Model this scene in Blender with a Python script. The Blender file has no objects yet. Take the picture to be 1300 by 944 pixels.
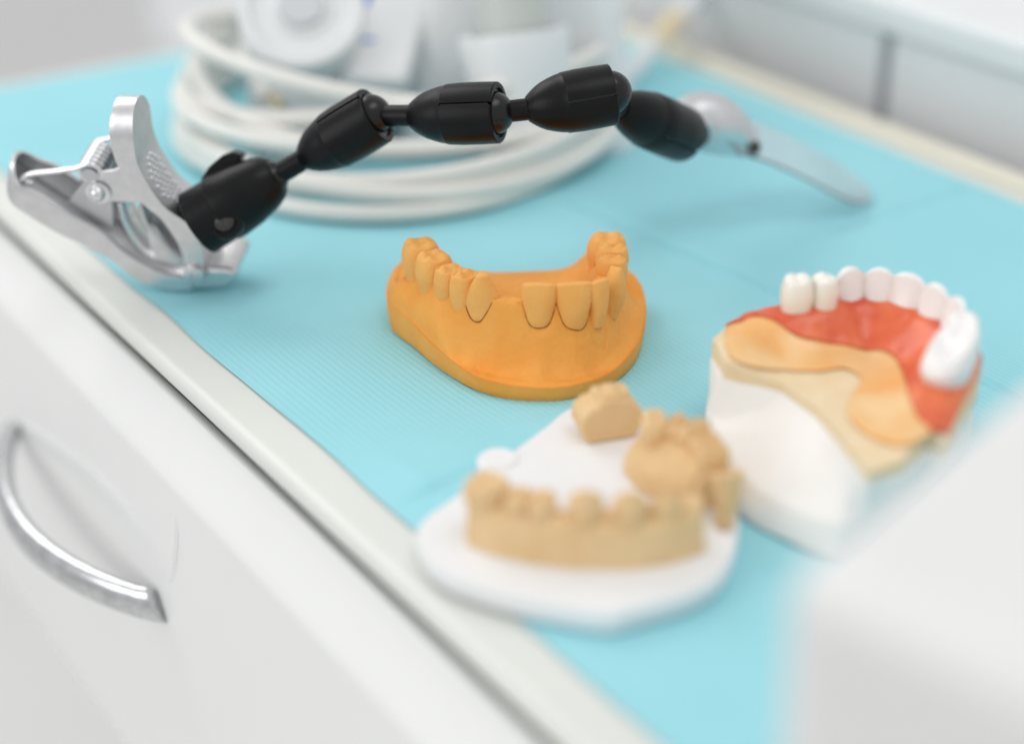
import bpy, bmesh, math, random
from mathutils import Vector as V, Matrix, noise
random.seed(4)
S = 0.001                                   # everything below is measured in millimetres
sc = bpy.context.scene
col = sc.collection
sin, cos, pi, sqrt, exp = math.sin, math.cos, math.pi, math.sqrt, math.exp

# ------------------------------------------------------------------ camera geometry
FPX = 2112.0; ELEV = math.radians(27.1); DIST = 480.0
CH = DIST * sin(ELEV); CY = -DIST * cos(ELEV)
SE, CE = sin(ELEV), cos(ELEV)
def ray(u, v):
    a = (u - 650) / FPX; k = (v - 427) / FPX
    return V((a, CE - k * SE, -SE - k * CE))
EYE = V((0, CY, CH))
def P(u, v, z=0.0):
    r = ray(u, v); return EYE + r * ((z - CH) / r.z)
def Pd(u, v, d): return EYE + ray(u, v) * d
def Pl(u, v, p0, n):
    r = ray(u, v); return EYE + r * ((p0 - EYE).dot(n) / r.dot(n))
AX = V((-0.569, 0.822, 0)).normalized()      # along the cabinet edge, away from the camera
BX = V((0.822, 0.569, 0)).normalized()       # across the cabinet, away from its drawer front
Z = V((0, 0, 1))

def lerp(a, b, t): return a + (b - a) * t
def sm(t): t = max(0.0, min(1.0, t)); return t * t * (3 - 2 * t)
def catmull(pts, n=8, closed=False):
    pts = [V(p) for p in pts]; out = []; N = len(pts)
    for i in range(N if closed else N - 1):
        if closed: a, b, c, d = pts[(i-1) % N], pts[i], pts[(i+1) % N], pts[(i+2) % N]
        else:
            b, c = pts[i], pts[i+1]
            a = pts[i-1] if i else b * 2 - c
            d = pts[i+2] if i + 2 < N else c * 2 - b
        for k in range(n):
            t = k / n
            out.append(0.5 * ((2*b) + (c-a)*t + (2*a-5*b+4*c-d)*t*t + (3*b-a-3*c+d)*t*t*t))
    if not closed: out.append(pts[-1].copy())
    return out
def resample(pts, n):
    L = [0.0]
    for a, b in zip(pts, pts[1:]): L.append(L[-1] + (b - a).length)
    out = []; j = 0
    for i in range(n):
        s = L[-1] * i / (n - 1)
        while j < len(L) - 2 and L[j+1] < s: j += 1
        t = (s - L[j]) / max(1e-9, L[j+1] - L[j])
        out.append(lerp(pts[j], pts[j+1], min(1, max(0, t))))
    return out

# ------------------------------------------------------------------ materials
def mat(name, color, rough=0.5, metal=0.0, var=0.0, vscale=60, bump=0.0, bscale=300, spec=0.5,
        sss=0.0, sss_r=(1, .5, .3), coat=0.0, color2=None, trans=0.0):
    m = bpy.data.materials.new(name); m.use_nodes = True
    nt = m.node_tree; b = nt.nodes['Principled BSDF']
    b.inputs['Base Color'].default_value = (*color, 1)
    b.inputs['Roughness'].default_value = rough; b.inputs['Metallic'].default_value = metal
    b.inputs['Specular IOR Level'].default_value = spec
    if coat: b.inputs['Coat Weight'].default_value = coat; b.inputs['Coat Roughness'].default_value = .08
    if trans: b.inputs['Transmission Weight'].default_value = trans
    if sss:
        b.inputs['Subsurface Weight'].default_value = sss
        b.inputs['Subsurface Radius'].default_value = sss_r
        b.inputs['Subsurface Scale'].default_value = 0.002
    tc = nt.nodes.new('ShaderNodeTexCoord')
    if var or color2:
        n = nt.nodes.new('ShaderNodeTexNoise'); n.inputs['Scale'].default_value = vscale
        n.inputs['Detail'].default_value = 6
        r = nt.nodes.new('ShaderNodeValToRGB')
        c2 = color2 or tuple(min(1, c * (1 + var)) for c in color)
        c1 = color if color2 else tuple(c * (1 - var) for c in color)
        r.color_ramp.elements[0].position = .3; r.color_ramp.elements[1].position = .7
        r.color_ramp.elements[0].color = (*c1, 1); r.color_ramp.elements[1].color = (*c2, 1)
        nt.links.new(tc.outputs['Object'], n.inputs['Vector'])
        nt.links.new(n.outputs['Fac'], r.inputs['Fac']); nt.links.new(r.outputs['Color'], b.inputs['Base Color'])
    if bump:
        n2 = nt.nodes.new('ShaderNodeTexNoise'); n2.inputs['Scale'].default_value = bscale
        n2.inputs['Detail'].default_value = 4
        bp = nt.nodes.new('ShaderNodeBump'); bp.inputs['Strength'].default_value = bump
        bp.inputs['Distance'].default_value = 0.0004
        nt.links.new(tc.outputs['Object'], n2.inputs['Vector'])
        nt.links.new(n2.outputs['Fac'], bp.inputs['Height']); nt.links.new(bp.outputs['Normal'], b.inputs['Normal'])
    return m
M = {}
M['orange'] = mat('orange_plaster', (.82, .325, .048), .62, var=.0, color2=(.86, .40, .085), vscale=75, bump=.55, bscale=650, spec=.3)
M['orange_tooth'] = mat('orange_tooth_plaster', (.83, .40, .10), .6, color2=(.86, .45, .13), vscale=160, bump=.5, bscale=800, spec=.3)
M['margin'] = mat('brown_groove_shade', (.33, .12, .035), .8, spec=.1)
M['tan'] = mat('tan_plaster', (.74, .50, .255), .75, color2=(.80, .58, .33), vscale=120, bump=.6, bscale=420, spec=.25)
M['stone'] = mat('beige_stone', (.76, .60, .37), .7, color2=(.81, .67, .46), vscale=130, bump=.25, bscale=600, spec=.25)
M['white_plaster'] = mat('white_plaster', (.84, .82, .79), .65, color2=(.88, .87, .85), vscale=60, bump=.2, bscale=500, spec=.3)
M['white_plastic'] = mat('white_plastic', (.80, .82, .83), .35, var=.02, vscale=30)
M['case'] = mat('case_plastic', (.76, .76, .755), .4, var=.02, vscale=20)
M['plate'] = mat('plate_plastic', (.83, .84, .85), .4, var=.02, vscale=40)
M['gum'] = mat('red_acrylic', (.58, .03, .016), .25, color2=(.84, .22, .085), vscale=60, bump=.4, bscale=300, spec=.35, sss=.06, coat=.12)
M['wax'] = mat('orange_wax', (.84, .36, .07), .3, color2=(.89, .62, .33), vscale=55, bump=.25, bscale=250, sss=.2)
M['tooth'] = mat('tooth_white', (.87, .85, .84), .22, color2=(.9, .88, .87), vscale=160, coat=.3, sss=.08, sss_r=(1, .9, .8))
M['tooth_warm'] = mat('tooth_cream', (.86, .83, .74), .25, color2=(.9, .87, .8), vscale=160, coat=.3, sss=.2, sss_r=(1, .9, .7))
M['alu'] = mat('satin_aluminium', (.70, .70, .71), .36, metal=1, var=.05, vscale=300, bump=.12, bscale=2500)
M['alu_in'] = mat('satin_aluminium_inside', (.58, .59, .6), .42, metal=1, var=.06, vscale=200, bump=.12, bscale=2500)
M['steel'] = mat('bright_steel', (.78, .78, .79), .2, metal=1)
M['chrome'] = mat('chrome', (.60, .61, .62), .2, metal=1, var=.16, vscale=260, bump=.05, bscale=500)
M['black'] = mat('black_rubbery_plastic', (.0045, .0048, .0055), .36, var=.2, vscale=120, bump=.12, bscale=1200, spec=.2)
M['black2'] = mat('black_gloss_plastic', (.005, .005, .006), .26, spec=.4)
M['screw'] = mat('dark_screw', (.07, .065, .06), .32, metal=.8)
M['cable'] = mat('cream_cable', (.80, .79, .75), .45, var=.03, vscale=40)
M['cabinet'] = mat('white_lacquer', (.80, .81, .80), .22, var=.012, vscale=12, coat=.3)
M['top'] = mat('worktop_white', (.70, .72, .68), .35, var=.02, vscale=25)
M['cream'] = mat('cream_edge', (.78, .74, .62), .5, var=.03, vscale=30)
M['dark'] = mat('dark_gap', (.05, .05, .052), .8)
M['grey'] = mat('grey_panel', (.80, .82, .84), .45, var=.02, vscale=8)
M['seam'] = mat('grey_seam', (.36, .38, .42), .6)
M['blue'] = mat('blue_print', (.10, .22, .72), .5)
M['greygreen'] = mat('grey_green_tube', (.56, .60, .57), .4)
M['greyplastic'] = mat('grey_plastic', (.62, .64, .66), .4)
M['clear'] = mat('clear_plastic', (.97, .96, .97), .12, trans=.92, spec=.5)
M['brass'] = mat('brass_cream', (.80, .66, .42), .35, var=.05)
M['wallgrey'] = mat('floor_grey', (.74, .74, .73), .6, var=.02, vscale=4)

# paper: fine embossed ribs + soft fibre noise
def paper_mat():
    m = bpy.data.materials.new('blue_paper'); m.use_nodes = True; nt = m.node_tree
    b = nt.nodes['Principled BSDF']; b.inputs['Roughness'].default_value = .75
    b.inputs['Specular IOR Level'].default_value = .2
    tc = nt.nodes.new('ShaderNodeTexCoord')
    mp = nt.nodes.new('ShaderNodeMapping'); mp.inputs['Rotation'].default_value = (0, 0, math.radians(55))
    nt.links.new(tc.outputs['Object'], mp.inputs['Vector'])
    w = nt.nodes.new('ShaderNodeTexWave'); w.wave_type = 'BANDS'; w.bands_direction = 'Y'
    w.inputs['Scale'].default_value = 165; w.inputs['Distortion'].default_value = .9
    w.inputs['Detail'].default_value = 1; w.inputs['Detail Scale'].default_value = .6
    w2 = nt.nodes.new('ShaderNodeTexWave'); w2.wave_type = 'BANDS'; w2.bands_direction = 'X'
    w2.inputs['Scale'].default_value = 420; w2.inputs['Distortion'].default_value = 1.0
    n = nt.nodes.new('ShaderNodeTexNoise'); n.inputs['Scale'].default_value = 900
    n2 = nt.nodes.new('ShaderNodeTexNoise'); n2.inputs['Scale'].default_value = 16; n2.inputs['Detail'].default_value = 3
    for k in (w, w2, n, n2): nt.links.new(mp.outputs['Vector'], k.inputs['Vector'])
    a1 = nt.nodes.new('ShaderNodeMath'); a1.operation = 'MULTIPLY_ADD'; a1.inputs[1].default_value = .25
    nt.links.new(w2.outputs['Fac'], a1.inputs[0]); nt.links.new(w.outputs['Fac'], a1.inputs[2])
    a2 = nt.nodes.new('ShaderNodeMath'); a2.operation = 'MULTIPLY_ADD'; a2.inputs[1].default_value = .5
    nt.links.new(n.outputs['Fac'], a2.inputs[0]); nt.links.new(a1.outputs[0], a2.inputs[2])
    bp = nt.nodes.new('ShaderNodeBump'); bp.inputs['Strength'].default_value = .22; bp.inputs['Distance'].default_value = .0003
    nt.links.new(a2.outputs[0], bp.inputs['Height']); nt.links.new(bp.outputs['Normal'], b.inputs['Normal'])
    r = nt.nodes.new('ShaderNodeValToRGB')
    r.color_ramp.elements[0].position = .3; r.color_ramp.elements[1].position = .75
    r.color_ramp.elements[0].color = (.30, .65, .725, 1); r.color_ramp.elements[1].color = (.345, .70, .77, 1)
    nt.links.new(n2.outputs['Fac'], r.inputs['Fac'])
    # slightly paler line along each rib crest
    r2 = nt.nodes.new('ShaderNodeValToRGB')
    r2.color_ramp.elements[0].position = .72; r2.color_ramp.elements[0].color = (0, 0, 0, 1)
    r2.color_ramp.elements[1].position = .95; r2.color_ramp.elements[1].color = (.24, .24, .24, 1)
    nt.links.new(w.outputs['Fac'], r2.inputs['Fac'])
    mx = nt.nodes.new('ShaderNodeMix'); mx.data_type = 'RGBA'
    nt.links.new(r2.outputs['Color'], mx.inputs[0]); nt.links.new(r.outputs['Color'], mx.inputs[6])
    mx.inputs[7].default_value = (.44, .80, .86, 1)
    nt.links.new(mx.outputs[2], b.inputs['Base Color'])
    return m
M['paper'] = paper_mat()

# ------------------------------------------------------------------ object helpers
ORG = {}
def tag(o, label, cat, group=None):
    o['label'] = label; o['category'] = cat
    if group: o['group'] = group
    return o
def thing(name, label, cat, org, group=None):
    o = bpy.data.objects.new(name, None); col.objects.link(o)
    o.empty_display_size = .01
    o.location = V(org) * S; ORG[o.name] = V(org)
    return tag(o, label, cat, group)
class MB:
    def __init__(s): s.v = []; s.f = []
    def add(s, vs, fs):
        k = len(s.v); s.v += [V(p) for p in vs]; s.f += [tuple(i + k for i in f) for f in fs]; return s
    def grid(s, rows, closed_u=False, closed_v=False):
        n = len(rows); m = len(rows[0]); vs = [p for r in rows for p in r]; fs = []
        for i in range(n if closed_u else n - 1):
            for j in range(m if closed_v else m - 1):
                fs.append((i*m+j, i*m+(j+1) % m, ((i+1) % n)*m+(j+1) % m, ((i+1) % n)*m+j))
        return s.add(vs, fs)
    def tube(s, pts, r, n=12, caps=True):
        pts = [V(p) for p in pts]; rs = r if isinstance(r, (list, tuple)) else [r] * len(pts)
        rows = []; prev = None
        for i, p in enumerate(pts):
            t = (pts[min(i+1, len(pts)-1)] - pts[max(i-1, 0)]).normalized()
            if prev is None: x = t.orthogonal().normalized()
            else: x = (prev - t * prev.dot(t)).normalized()
            prev = x; y = t.cross(x)
            rows.append([p + (x * cos(2*pi*j/n) + y * sin(2*pi*j/n)) * rs[i] for j in range(n)])
        k = len(s.v); s.grid(rows, closed_v=True)
        if caps: s.f.append(tuple(k + j for j in range(n))[::-1]); e = k + (len(rows)-1)*n; s.f.append(tuple(e + j for j in range(n)))
        return s
    def lathe(s, p0, ax, prof, n=32, skip=None, ref=None):
        ax = V(ax).normalized(); x = (V(ref) - ax * V(ref).dot(ax)).normalized() if ref else ax.orthogonal().normalized(); y = ax.cross(x)
        rows = [[V(p0) + ax * t + (x * cos(2*pi*j/n) + y * sin(2*pi*j/n)) * r for j in range(n)] for t, r in prof]
        k = len(s.v); vs = [p for r in rows for p in r]; fs = []
        for i in range(len(rows)-1):
            for j in range(n):
                if skip and skip(i, j): continue
                fs.append((i*n+j, i*n+(j+1) % n, (i+1)*n+(j+1) % n, (i+1)*n+j))
        s.add(vs, fs)
        return s
    def prism(s, poly, vec):
        n = len(poly); poly = [V(p) for p in poly]; vec = V(vec)
        return s.add(poly + [p + vec for p in poly], [tuple(range(n))[::-1], tuple(range(n, 2*n))] +
                     [(i, (i+1) % n, n + (i+1) % n, n + i) for i in range(n)])
    def box(s, o, ex, ey, ez):
        o, ex, ey, ez = V(o), V(ex), V(ey), V(ez)
        return s.prism([o, o + ex, o + ex + ey, o + ey], ez)
    def ball(s, c, r, n=16, m=10, sc=(1, 1, 1)):
        rows = [[V(c) + V((r*sc[0]*sin(pi*i/m)*cos(2*pi*j/n), r*sc[1]*sin(pi*i/m)*sin(2*pi*j/n), r*sc[2]*cos(pi*i/m))) for j in range(n)] for i in range(m+1)]
        return s.grid(rows, closed_v=True)
    def build(s, name, m, parent=None, smooth=40, bevel=0, bseg=3, solid=0, soff=-1, sub=0, merge=True, label=None):
        org = V((0, 0, 0))
        if parent is not None: org = ORG[parent.name]
        else:
            zs = min(p.z for p in s.v); xs = sum(p.x for p in s.v)/len(s.v); ys = sum(p.y for p in s.v)/len(s.v)
            org = V((xs, ys, zs))
        me = bpy.data.meshes.new(name)
        me.from_pydata([(p - org) * S for p in s.v], [], s.f)
        bm = bmesh.new(); bm.from_mesh(me)
        if merge: bmesh.ops.remove_doubles(bm, verts=bm.verts, dist=1e-5)
        bmesh.ops.dissolve_degenerate(bm, edges=bm.edges, dist=1e-7)
        bmesh.ops.recalc_face_normals(bm, faces=bm.faces)
        for f in bm.faces: f.smooth = True
        bm.to_mesh(me); bm.free()
        o = bpy.data.objects.new(name, me); col.objects.link(o)
        me.materials.append(m)
        if parent is not None: o.parent = parent
        else: o.location = org * S
        ORG[o.name] = org
        if sub: a = o.modifiers.new('sub', 'SUBSURF'); a.levels = a.render_levels = sub
        if solid: a = o.modifiers.new('solid', 'SOLIDIFY'); a.thickness = solid * S; a.offset = soff; a.use_even_offset = False
        if bevel:
            a = o.modifiers.new('bevel', 'BEVEL'); a.width = bevel * S; a.segments = bseg; a.limit_method = 'ANGLE'; a.angle_limit = math.radians(38)
        if smooth:
            me.set_sharp_from_angle(angle=math.radians(smooth)) if not bevel and not solid else None
            if bevel or solid:
                me.set_sharp_from_angle(angle=math.radians(60 if bevel else smooth))
        if label: o['label'] = label
        return o

# ================================================================== SETTING: cabinet, paper, cabinet behind
gap = P(290, 560, -6.8)                              # a point on the dark joint under the worktop
b0 = gap.dot(BX); a0 = gap.dot(AX)
def AB(a, b, z): return AX * a + BX * b + V((0, 0, z))
back_b = P(1085, 160, 0).dot(BX)
cab = thing('drawer_cabinet', 'white lacquered drawer cabinet with a bow handle, under the blue paper', 'cabinet', AB(a0, b0, -120))
A0, A1 = a0 - 900, a0 + 620
# worktop slab with a bullnose edge
prof = [(back_b, 0), (b0 + 2.8, 0), (b0 + 1.2, -.25), (b0 + .1, -1.1), (b0 - .4, -2.5), (b0 - .4, -4.0), (b0 + .1, -5.2), (b0 + 1.4, -6.0), (b0 + 6, -6.2), (back_b, -6.2)]
AE = P(115, 90, 0).dot(AX) + 5                    # the worktop ends just past the paper
MB().prism([AB(A0, b, z - .4) for b, z in prof], AX * (AE - A0)).build('worktop', M['top'], cab, smooth=50)
# dark recess and drawer front
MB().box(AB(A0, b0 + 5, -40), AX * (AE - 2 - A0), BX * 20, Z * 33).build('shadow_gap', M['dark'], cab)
hl = 11.5
fp = AB(0, b0 - hl, 0)
hp = Pl(290, 692, fp, BX); zhl = hp.z
Dp = [(b0 + 4, -11.0), (b0 + 1.2, -9.9), (b0 - .6, -10.2), (b0 - hl + 2.6, zhl + 1.9), (b0 - hl + .9, zhl + .4), (b0 - hl, zhl - 2), (b0 - hl - 1.0, -160), (b0 + 6, -160)]
MB().prism([AB(A0, b, z) for b, z in Dp], AX * (AE - 1 - A0)).build('drawer_front', M['cabinet'], cab, smooth=35, bevel=1.0)
MB().box(AB(A0, b0 + 6.5, -160), AX * (AE - 3 - A0), BX * (back_b - b0 - 8), Z * 145).build('carcass', M['cabinet'], cab)
# chrome bow handle
h0 = Pl(22, 540, fp, BX); h1 = Pl(207, 766, fp, BX)
hm = []
for i in range(41):
    t = i / 40; s = sin(pi * t) ** .8
    c = lerp(h0, h1, t) - BX * (1.2 + 19 * s) + Z * (-1.5 * s)
    hm.append(c)
rows = []
for i, c in enumerate(hm):
    t = i / 40
    tg = (hm[min(i+1, 40)] - hm[max(i-1, 0)]).normalized()
    nrm = tg.cross(Z).normalized()
    up = Z
    wz = lerp(lerp(3.0, 5.6, t), 5.8, sin(pi * t)); wn = lerp(3.0, 3.4, sin(pi * t))
    sk = -tg * 3.2 if i >= 39 else (-tg * 1.6 if i == 38 else V())
    rows.append([c + sk * cos(q) + up * wz * (abs(cos(q)) ** .8 * (1 if cos(q) > 0 else -1)) + nrm * wn * sin(q) for q in [2*pi*j/20 for j in range(20)]])
hb = MB().grid(rows, closed_v=True)
hb.f.append(tuple(range(20))[::-1]); hb.f.append(tuple(range(40*20, 41*20)))
hb.build('drawer_handle', M['chrome'], cab, smooth=50, bevel=.4)
# moulded finger groove around the handle end
g = [Pl(u, v, fp, BX) for u, v in [(-60, 515), (20, 560), (95, 655), (150, 690)]]
gr = catmull([Pl(u, v, fp, BX) + BX * .9 for u, v in [(223, 645), (225, 670), (224, 700), (220, 730), (213, 752)]], 8)
MB().tube(gr, [1.7 * sin(pi * (i + .5) / (len(gr))) ** .5 for i in range(len(gr))], 10).build('moulded_ridge', M['cabinet'], cab)
# cream rear edging of the worktop
MB().box(AB(A0, back_b + .2, -13), AX * (AE - A0), BX * 9, Z * 15.5).build('rear_edging', M['cream'], cab, bevel=2)

# the pale cabinet behind
bb = back_b + 30
rearP0 = AB(0, bb, 0)
def zat(u, v): return Pl(u, v, rearP0, BX).z
ztop = zat(1250, 84)
rc = thing('storage_unit', 'pale grey unit behind the worktop with a white top and one dark upright seam', 'cabinet', AB(0, bb, -160))
sA = Pl(1121, 100, rearP0, BX).dot(AX)
MB().box(AB(A0, bb, -160), AX * (sA - 3.2 - A0), BX * 30, Z * (ztop + 160)).build('panel', M['grey'], rc, bevel=1)
MB().box(AB(sA + 3.2, bb, -160), AX * (A1 + 200 - sA), BX * 30, Z * (ztop + 160)).build('panel', M['grey'], rc, bevel=1)
MB().box(AB(sA - 3.1, bb + 3, -159), AX * 6.2, BX * 20, Z * (ztop + 158)).build('seam', M['seam'], rc)
MB().box(AB(A0, bb - 3, ztop + .3), AX * (A1 + 200 - A0), BX * 230, Z * 14).build('unit_top', M['white_plastic'], rc, bevel=3)
# floor far below
o = MB().box((-2500, -1500, -800), (5000, 0, 0), (0, 5000, 0), (0, 0, 20)).build('floor', M['wallgrey']); o['kind'] = 'structure'

# paper sheet
pc = [P(-101, 130.6, .3), P(642, -9, .3), P(2000, 545, .3), P(1300, 1337, .3)]
N = 150
crA = [P(720, 262, 0), P(1500, 604, 0)]; crB1 = [P(500, 650, 0), P(700, 570, 0)]; crB2 = [P(1060, 301, 0), P(1400, 195, 0)]
def seg_dist(p, pts):
    """distance to polyline, signed side (+ = left of travel), closest param"""
    best = (1e9, 0, 0)
    for i in range(len(pts) - 1):
        a, b = pts[i], pts[i+1]; d = V((b.x - a.x, b.y - a.y)); r = V((p[0] - a.x, p[1] - a.y))
        t = max(0, min(1, r.dot(d) / max(1e-9, d.dot(d)))); q = r - d * t; L = q.length
        if L < best[0]: best = (L, d.x * r.y - d.y * r.x, i + t)
    return best

def paper_z(p):
    z = .45 + .3 * noise.noise(V((p.x * .018, p.y * .018, 3)))
    for L, h in ((crA, 3.2), (crB1, 3.4), (crB2, 2.8)):
        d = seg_dist(p, L)[0]; z += h * (1 - exp(-d / 2.2)) * exp(-d / 16)
    return z
pm = MB()
NX, NY = 330, 330
rows = []
for i in range(NX + 1):
    r = []
    for j in range(NY + 1):
        s, t = i / NX, j / NY
        p = lerp(lerp(pc[0], pc[1], s), lerp(pc[3], pc[2], s), t)
        e = min(i, NX - i, j, NY - j)
        edge = .6 * noise.noise(V((p.x * .03, p.y * .03, 9))) if e == 0 else 0
        fe = min(1, min(i, NX - i) / 14, min(j, NY - j) / 14); r.append(V((p.x + edge, p.y + edge, max(.12, lerp(.3, paper_z(p), fe)))))
    rows.append(r)
pm.grid(rows)
paper = pm.build('dental_bib', M['paper'], smooth=0)
tag(paper, 'light blue ribbed paper bib with fold creases, spread over the white worktop', 'paper bib')

# ================================================================== teeth
def tooth_mb(mb, c, zb, h, w, d, ang, kind, lean=0.0, root=4.0, n=24, seed=0, chs=.82):
    """c: (x, y) of the tooth axis; local -y faces outward (labial); ang turns local -y to the outward direction"""
    rnd = random.Random(seed)
    out = V((cos(ang), sin(ang), 0)); side = V((-sin(ang), cos(ang), 0))
    tl = .3 if kind == 'wide' else 0
    def W(x, y, z): z -= tl * (y - 1.5 * x) * max(0, min(1, z / h)); return V((c[0], c[1], zb)) + side * x - out * y + V((0, 0, z)) + out * (lean * z)
    rows = []
    if kind in ('incisor', 'canine', 'die', 'round'):
        T = [-1, -.6, -.25, 0, .15, .3, .45, .6, .72, .83, .91, .97, 1.0]
        for t in T:
            z = t * h if t > 0 else t * root
            if t <= 0: a = lerp(.31, .40, t + 1); b = lerp(.32, .47, t + 1)
            else:
                a = lerp(.40, .50, sm(t / .6)); b = lerp(.48, .15, t ** 1.2)
                if kind == 'canine': a *= 1 - .75 * max(0, (t - .62) / .38) ** 1.3; b = lerp(.5, .2, t ** 1.3)
                if kind == 'die': a = lerp(.45, .5, t) * (1 - .72 * max(0, (t - .3) / .7) ** 1.1); b = lerp(.42, .2, t)
            if t > .9 and kind == 'incisor': a *= 1 - .07 * ((t - .9) / .1) ** 2
            rr = []
            for j in range(n):
                q = 2 * pi * j / n; ex = .75 if kind == 'incisor' else .9
                x = abs(cos(q)) ** ex * (1 if cos(q) > 0 else -1) * a * w
                y = abs(sin(q)) ** .9 * (1 if sin(q) > 0 else -1) * b * d
                # labial face stays upright and bulges, lingual face tapers
                y -= (1 - abs(t)) * 0 + lerp(0, .12, max(0, t)) * d + .06 * d * sin(pi * max(0, t))
                y += .10 * d * (2 * x / w) ** 2 * (1 if y < 0 else 0)
                zz = z
                if t > .55: zz -= (abs(x) / (a * w + 1e-6)) ** (3 if kind != 'round' else 2.3) * (.45 if kind != 'round' else 2.5) * (t - .55) / .45
                rr.append(W(x, y, zz))
            rows.append(rr)
        mb.rows = rows
        k = len(mb.v); mb.grid(rows, closed_v=True); m0 = k + (len(rows) - 1) * n
        cpt = len(mb.v); mb.v.append(sum((mb.v[m0 + j] for j in range(n)), V()) / n + V((0, 0, .25)))
        for j in range(n): mb.f.append((m0 + j, m0 + (j+1) % n, cpt))
    else:
        cus = {'premolar': [(0, -.5, 1.0), (0, .48, .8)], 'wide': [(-.5, -.5, 1), (.1, -.55, .9), (.55, -.45, .9), (-.4, .5, .9), (.4, .5, .95)],
               'molar': [(-.46, -.48, 1), (.44, -.48, .95), (-.46, .46, .9), (.42, .46, .95)],
               'flat': [(-.4, -.4, .3), (.4, .4, .3)]}[kind]
        ch = {'premolar': 3.0, 'molar': 2.5, 'flat': 1.2, 'wide': 2.2}[kind] * chs
        def top(x, y):
            if kind == 'wide':
                rr_ = min(1, sqrt(x*x + y*y))
                return -3.0 + 3.4 * rr_ ** 2 - .8 * exp(-(y / .16) ** 2) * (1 - rr_) + .35 * sin(5 * math.atan2(y, x)) * rr_ ** 2 - .8 * max(0, rr_ - .8) * 5
            z = -.9 * ch * exp(-((x / .22) ** 2)) * .25 if kind == 'molar' else 0
            for cx, cy, hh in cus: z += hh * ch * exp(-(((x - cx) / .42) ** 2 + ((y - cy) / .40) ** 2))
            return z - .55 * ch + .1 * noise.noise(V((x * 3, y * 3, seed)))
        T = [-1, -.5, 0, .2, .4, .6, .75, .86, .93]
        for t in T:
            z = t * (h - ch * .5) if t > 0 else t * root
            a = lerp(.40, .42, t + 1) if t <= 0 else lerp(.42, .5, sin(pi * min(1, t / .62) / 2)) * (1 - .24 * max(0, (t - .45) / .55) ** 1.6)
            b = a * (1.0)
            rows.append([W(abs(cos(q)) ** .82 * (1 if cos(q) > 0 else -1) * a * w, abs(sin(q)) ** .82 * (1 if sin(q) > 0 else -1) * b * d, z)
                         for q in [2*pi*j/n for j in range(n)]])
        for s in (.93, .8, .64, .48, .32, .16):
            rr = []
            for j in range(n):
                q = 2*pi*j/n
                x = abs(cos(q)) ** .82 * (1 if cos(q) > 0 else -1) * s; y = abs(sin(q)) ** .82 * (1 if sin(q) > 0 else -1) * s
                rr.append(W(x * .405 * w, y * .405 * d, h - ch * .5 + top(x, y) * (1 if s < .9 else .45)))
            rows.append(rr)
        k = len(mb.v); mb.grid(rows, closed_v=True); m0 = k + (len(rows) - 1) * n
        cpt = len(mb.v); mb.v.append(W(0, 0, h - ch * .5 + top(0, 0)))
        for j in range(n): mb.f.append((m0 + j, m0 + (j+1) % n, cpt))
    return mb

# ================================================================== ORANGE CAST
oc = thing('orange_jaw_cast', 'orange plaster jaw cast with teeth and one front gap, standing alone on the blue paper', 'dental cast', (2, -8, 0))
foot = catmull([V((x, y, 0)) for x, y in [(-35.6, 4), (-28.2, -8.6), (-20.8, -21.0), (-11, -32.9), (-2, -38.7), (8, -40.7), (16, -39.4), (25, -33.6), (32, -24), (36.3, -12.7), (38.2, 3), (37, 16), (31, 24), (10, 21), (-8, 20), (-27, 25), (-34.5, 19)]], 8, True)
arch = catmull([V((x, y, 0)) for x, y in [(-26.5, 24), (-26.5, 12), (-24.8, 2), (-20.5, -9.5), (-14.5, -18.5), (-8, -23.6), (0, -26.8), (8, -28), (16, -27.5), (22.3, -23.5), (26, -14), (28, -3), (28.6, 9), (28, 24)]], 6)
cen = V((2, -3, 0))
def foot_R(th):
    d = V((cos(th), sin(th), 0)); best = 0
    n = len(foot)
    for i in range(n):
        a = foot[i] - cen; b = foot[(i+1) % n] - cen; e = b - a
        den = d.x * e.y - d.y * e.x
        if abs(den) < 1e-9: continue
        t = (a.x * e.y - a.y * e.x) / den; s = (a.x * d.y - a.y * d.x) / den
        if t > 0 and -1e-6 <= s <= 1 + 1e-6: best = max(best, t)
    return best
ACUM = [0.0]
for a_, b_ in zip(arch, arch[1:]): ACUM.append(ACUM[-1] + (b_ - a_).length)
def arc_len(q): i = min(len(ACUM) - 2, int(q)); return lerp(ACUM[i], ACUM[i+1], q - i)
TQ = [arc_len(seg_dist((P(u, v, 30).x, P(u, v, 30).y), arch)[2]) for u, v in [(686, 358), (728.5, 357), (760, 354), (776, 342), (776, 322), (777, 309), (770, 299), (615, 346), (592, 339), (573, 332), (556, 319), (540, 303)]]
def ledge_z(x, y): return 5.8 + 4.6 * sm((-x - 8) / 28) + 3.0 * sm((x - 26) / 14) + 3 * sm((y - 5) / 20)
TEETH = []      # centre, side axis, outward axis, half width, half depth of every crown
def sulcus(x, y):
    g = 0
    for c, side, out, hw, hd in TEETH:
        rx, ry = x - c.x, y - c.y
        if rx * rx + ry * ry > 100: continue
        r = sqrt(((rx * side.x + ry * side.y) / hw) ** 2 + ((rx * out.x + ry * out.y) / hd) ** 2)
        g = min(g, -1.0 * exp(-((r - 1.0) / .11) ** 2))
    return g
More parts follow.
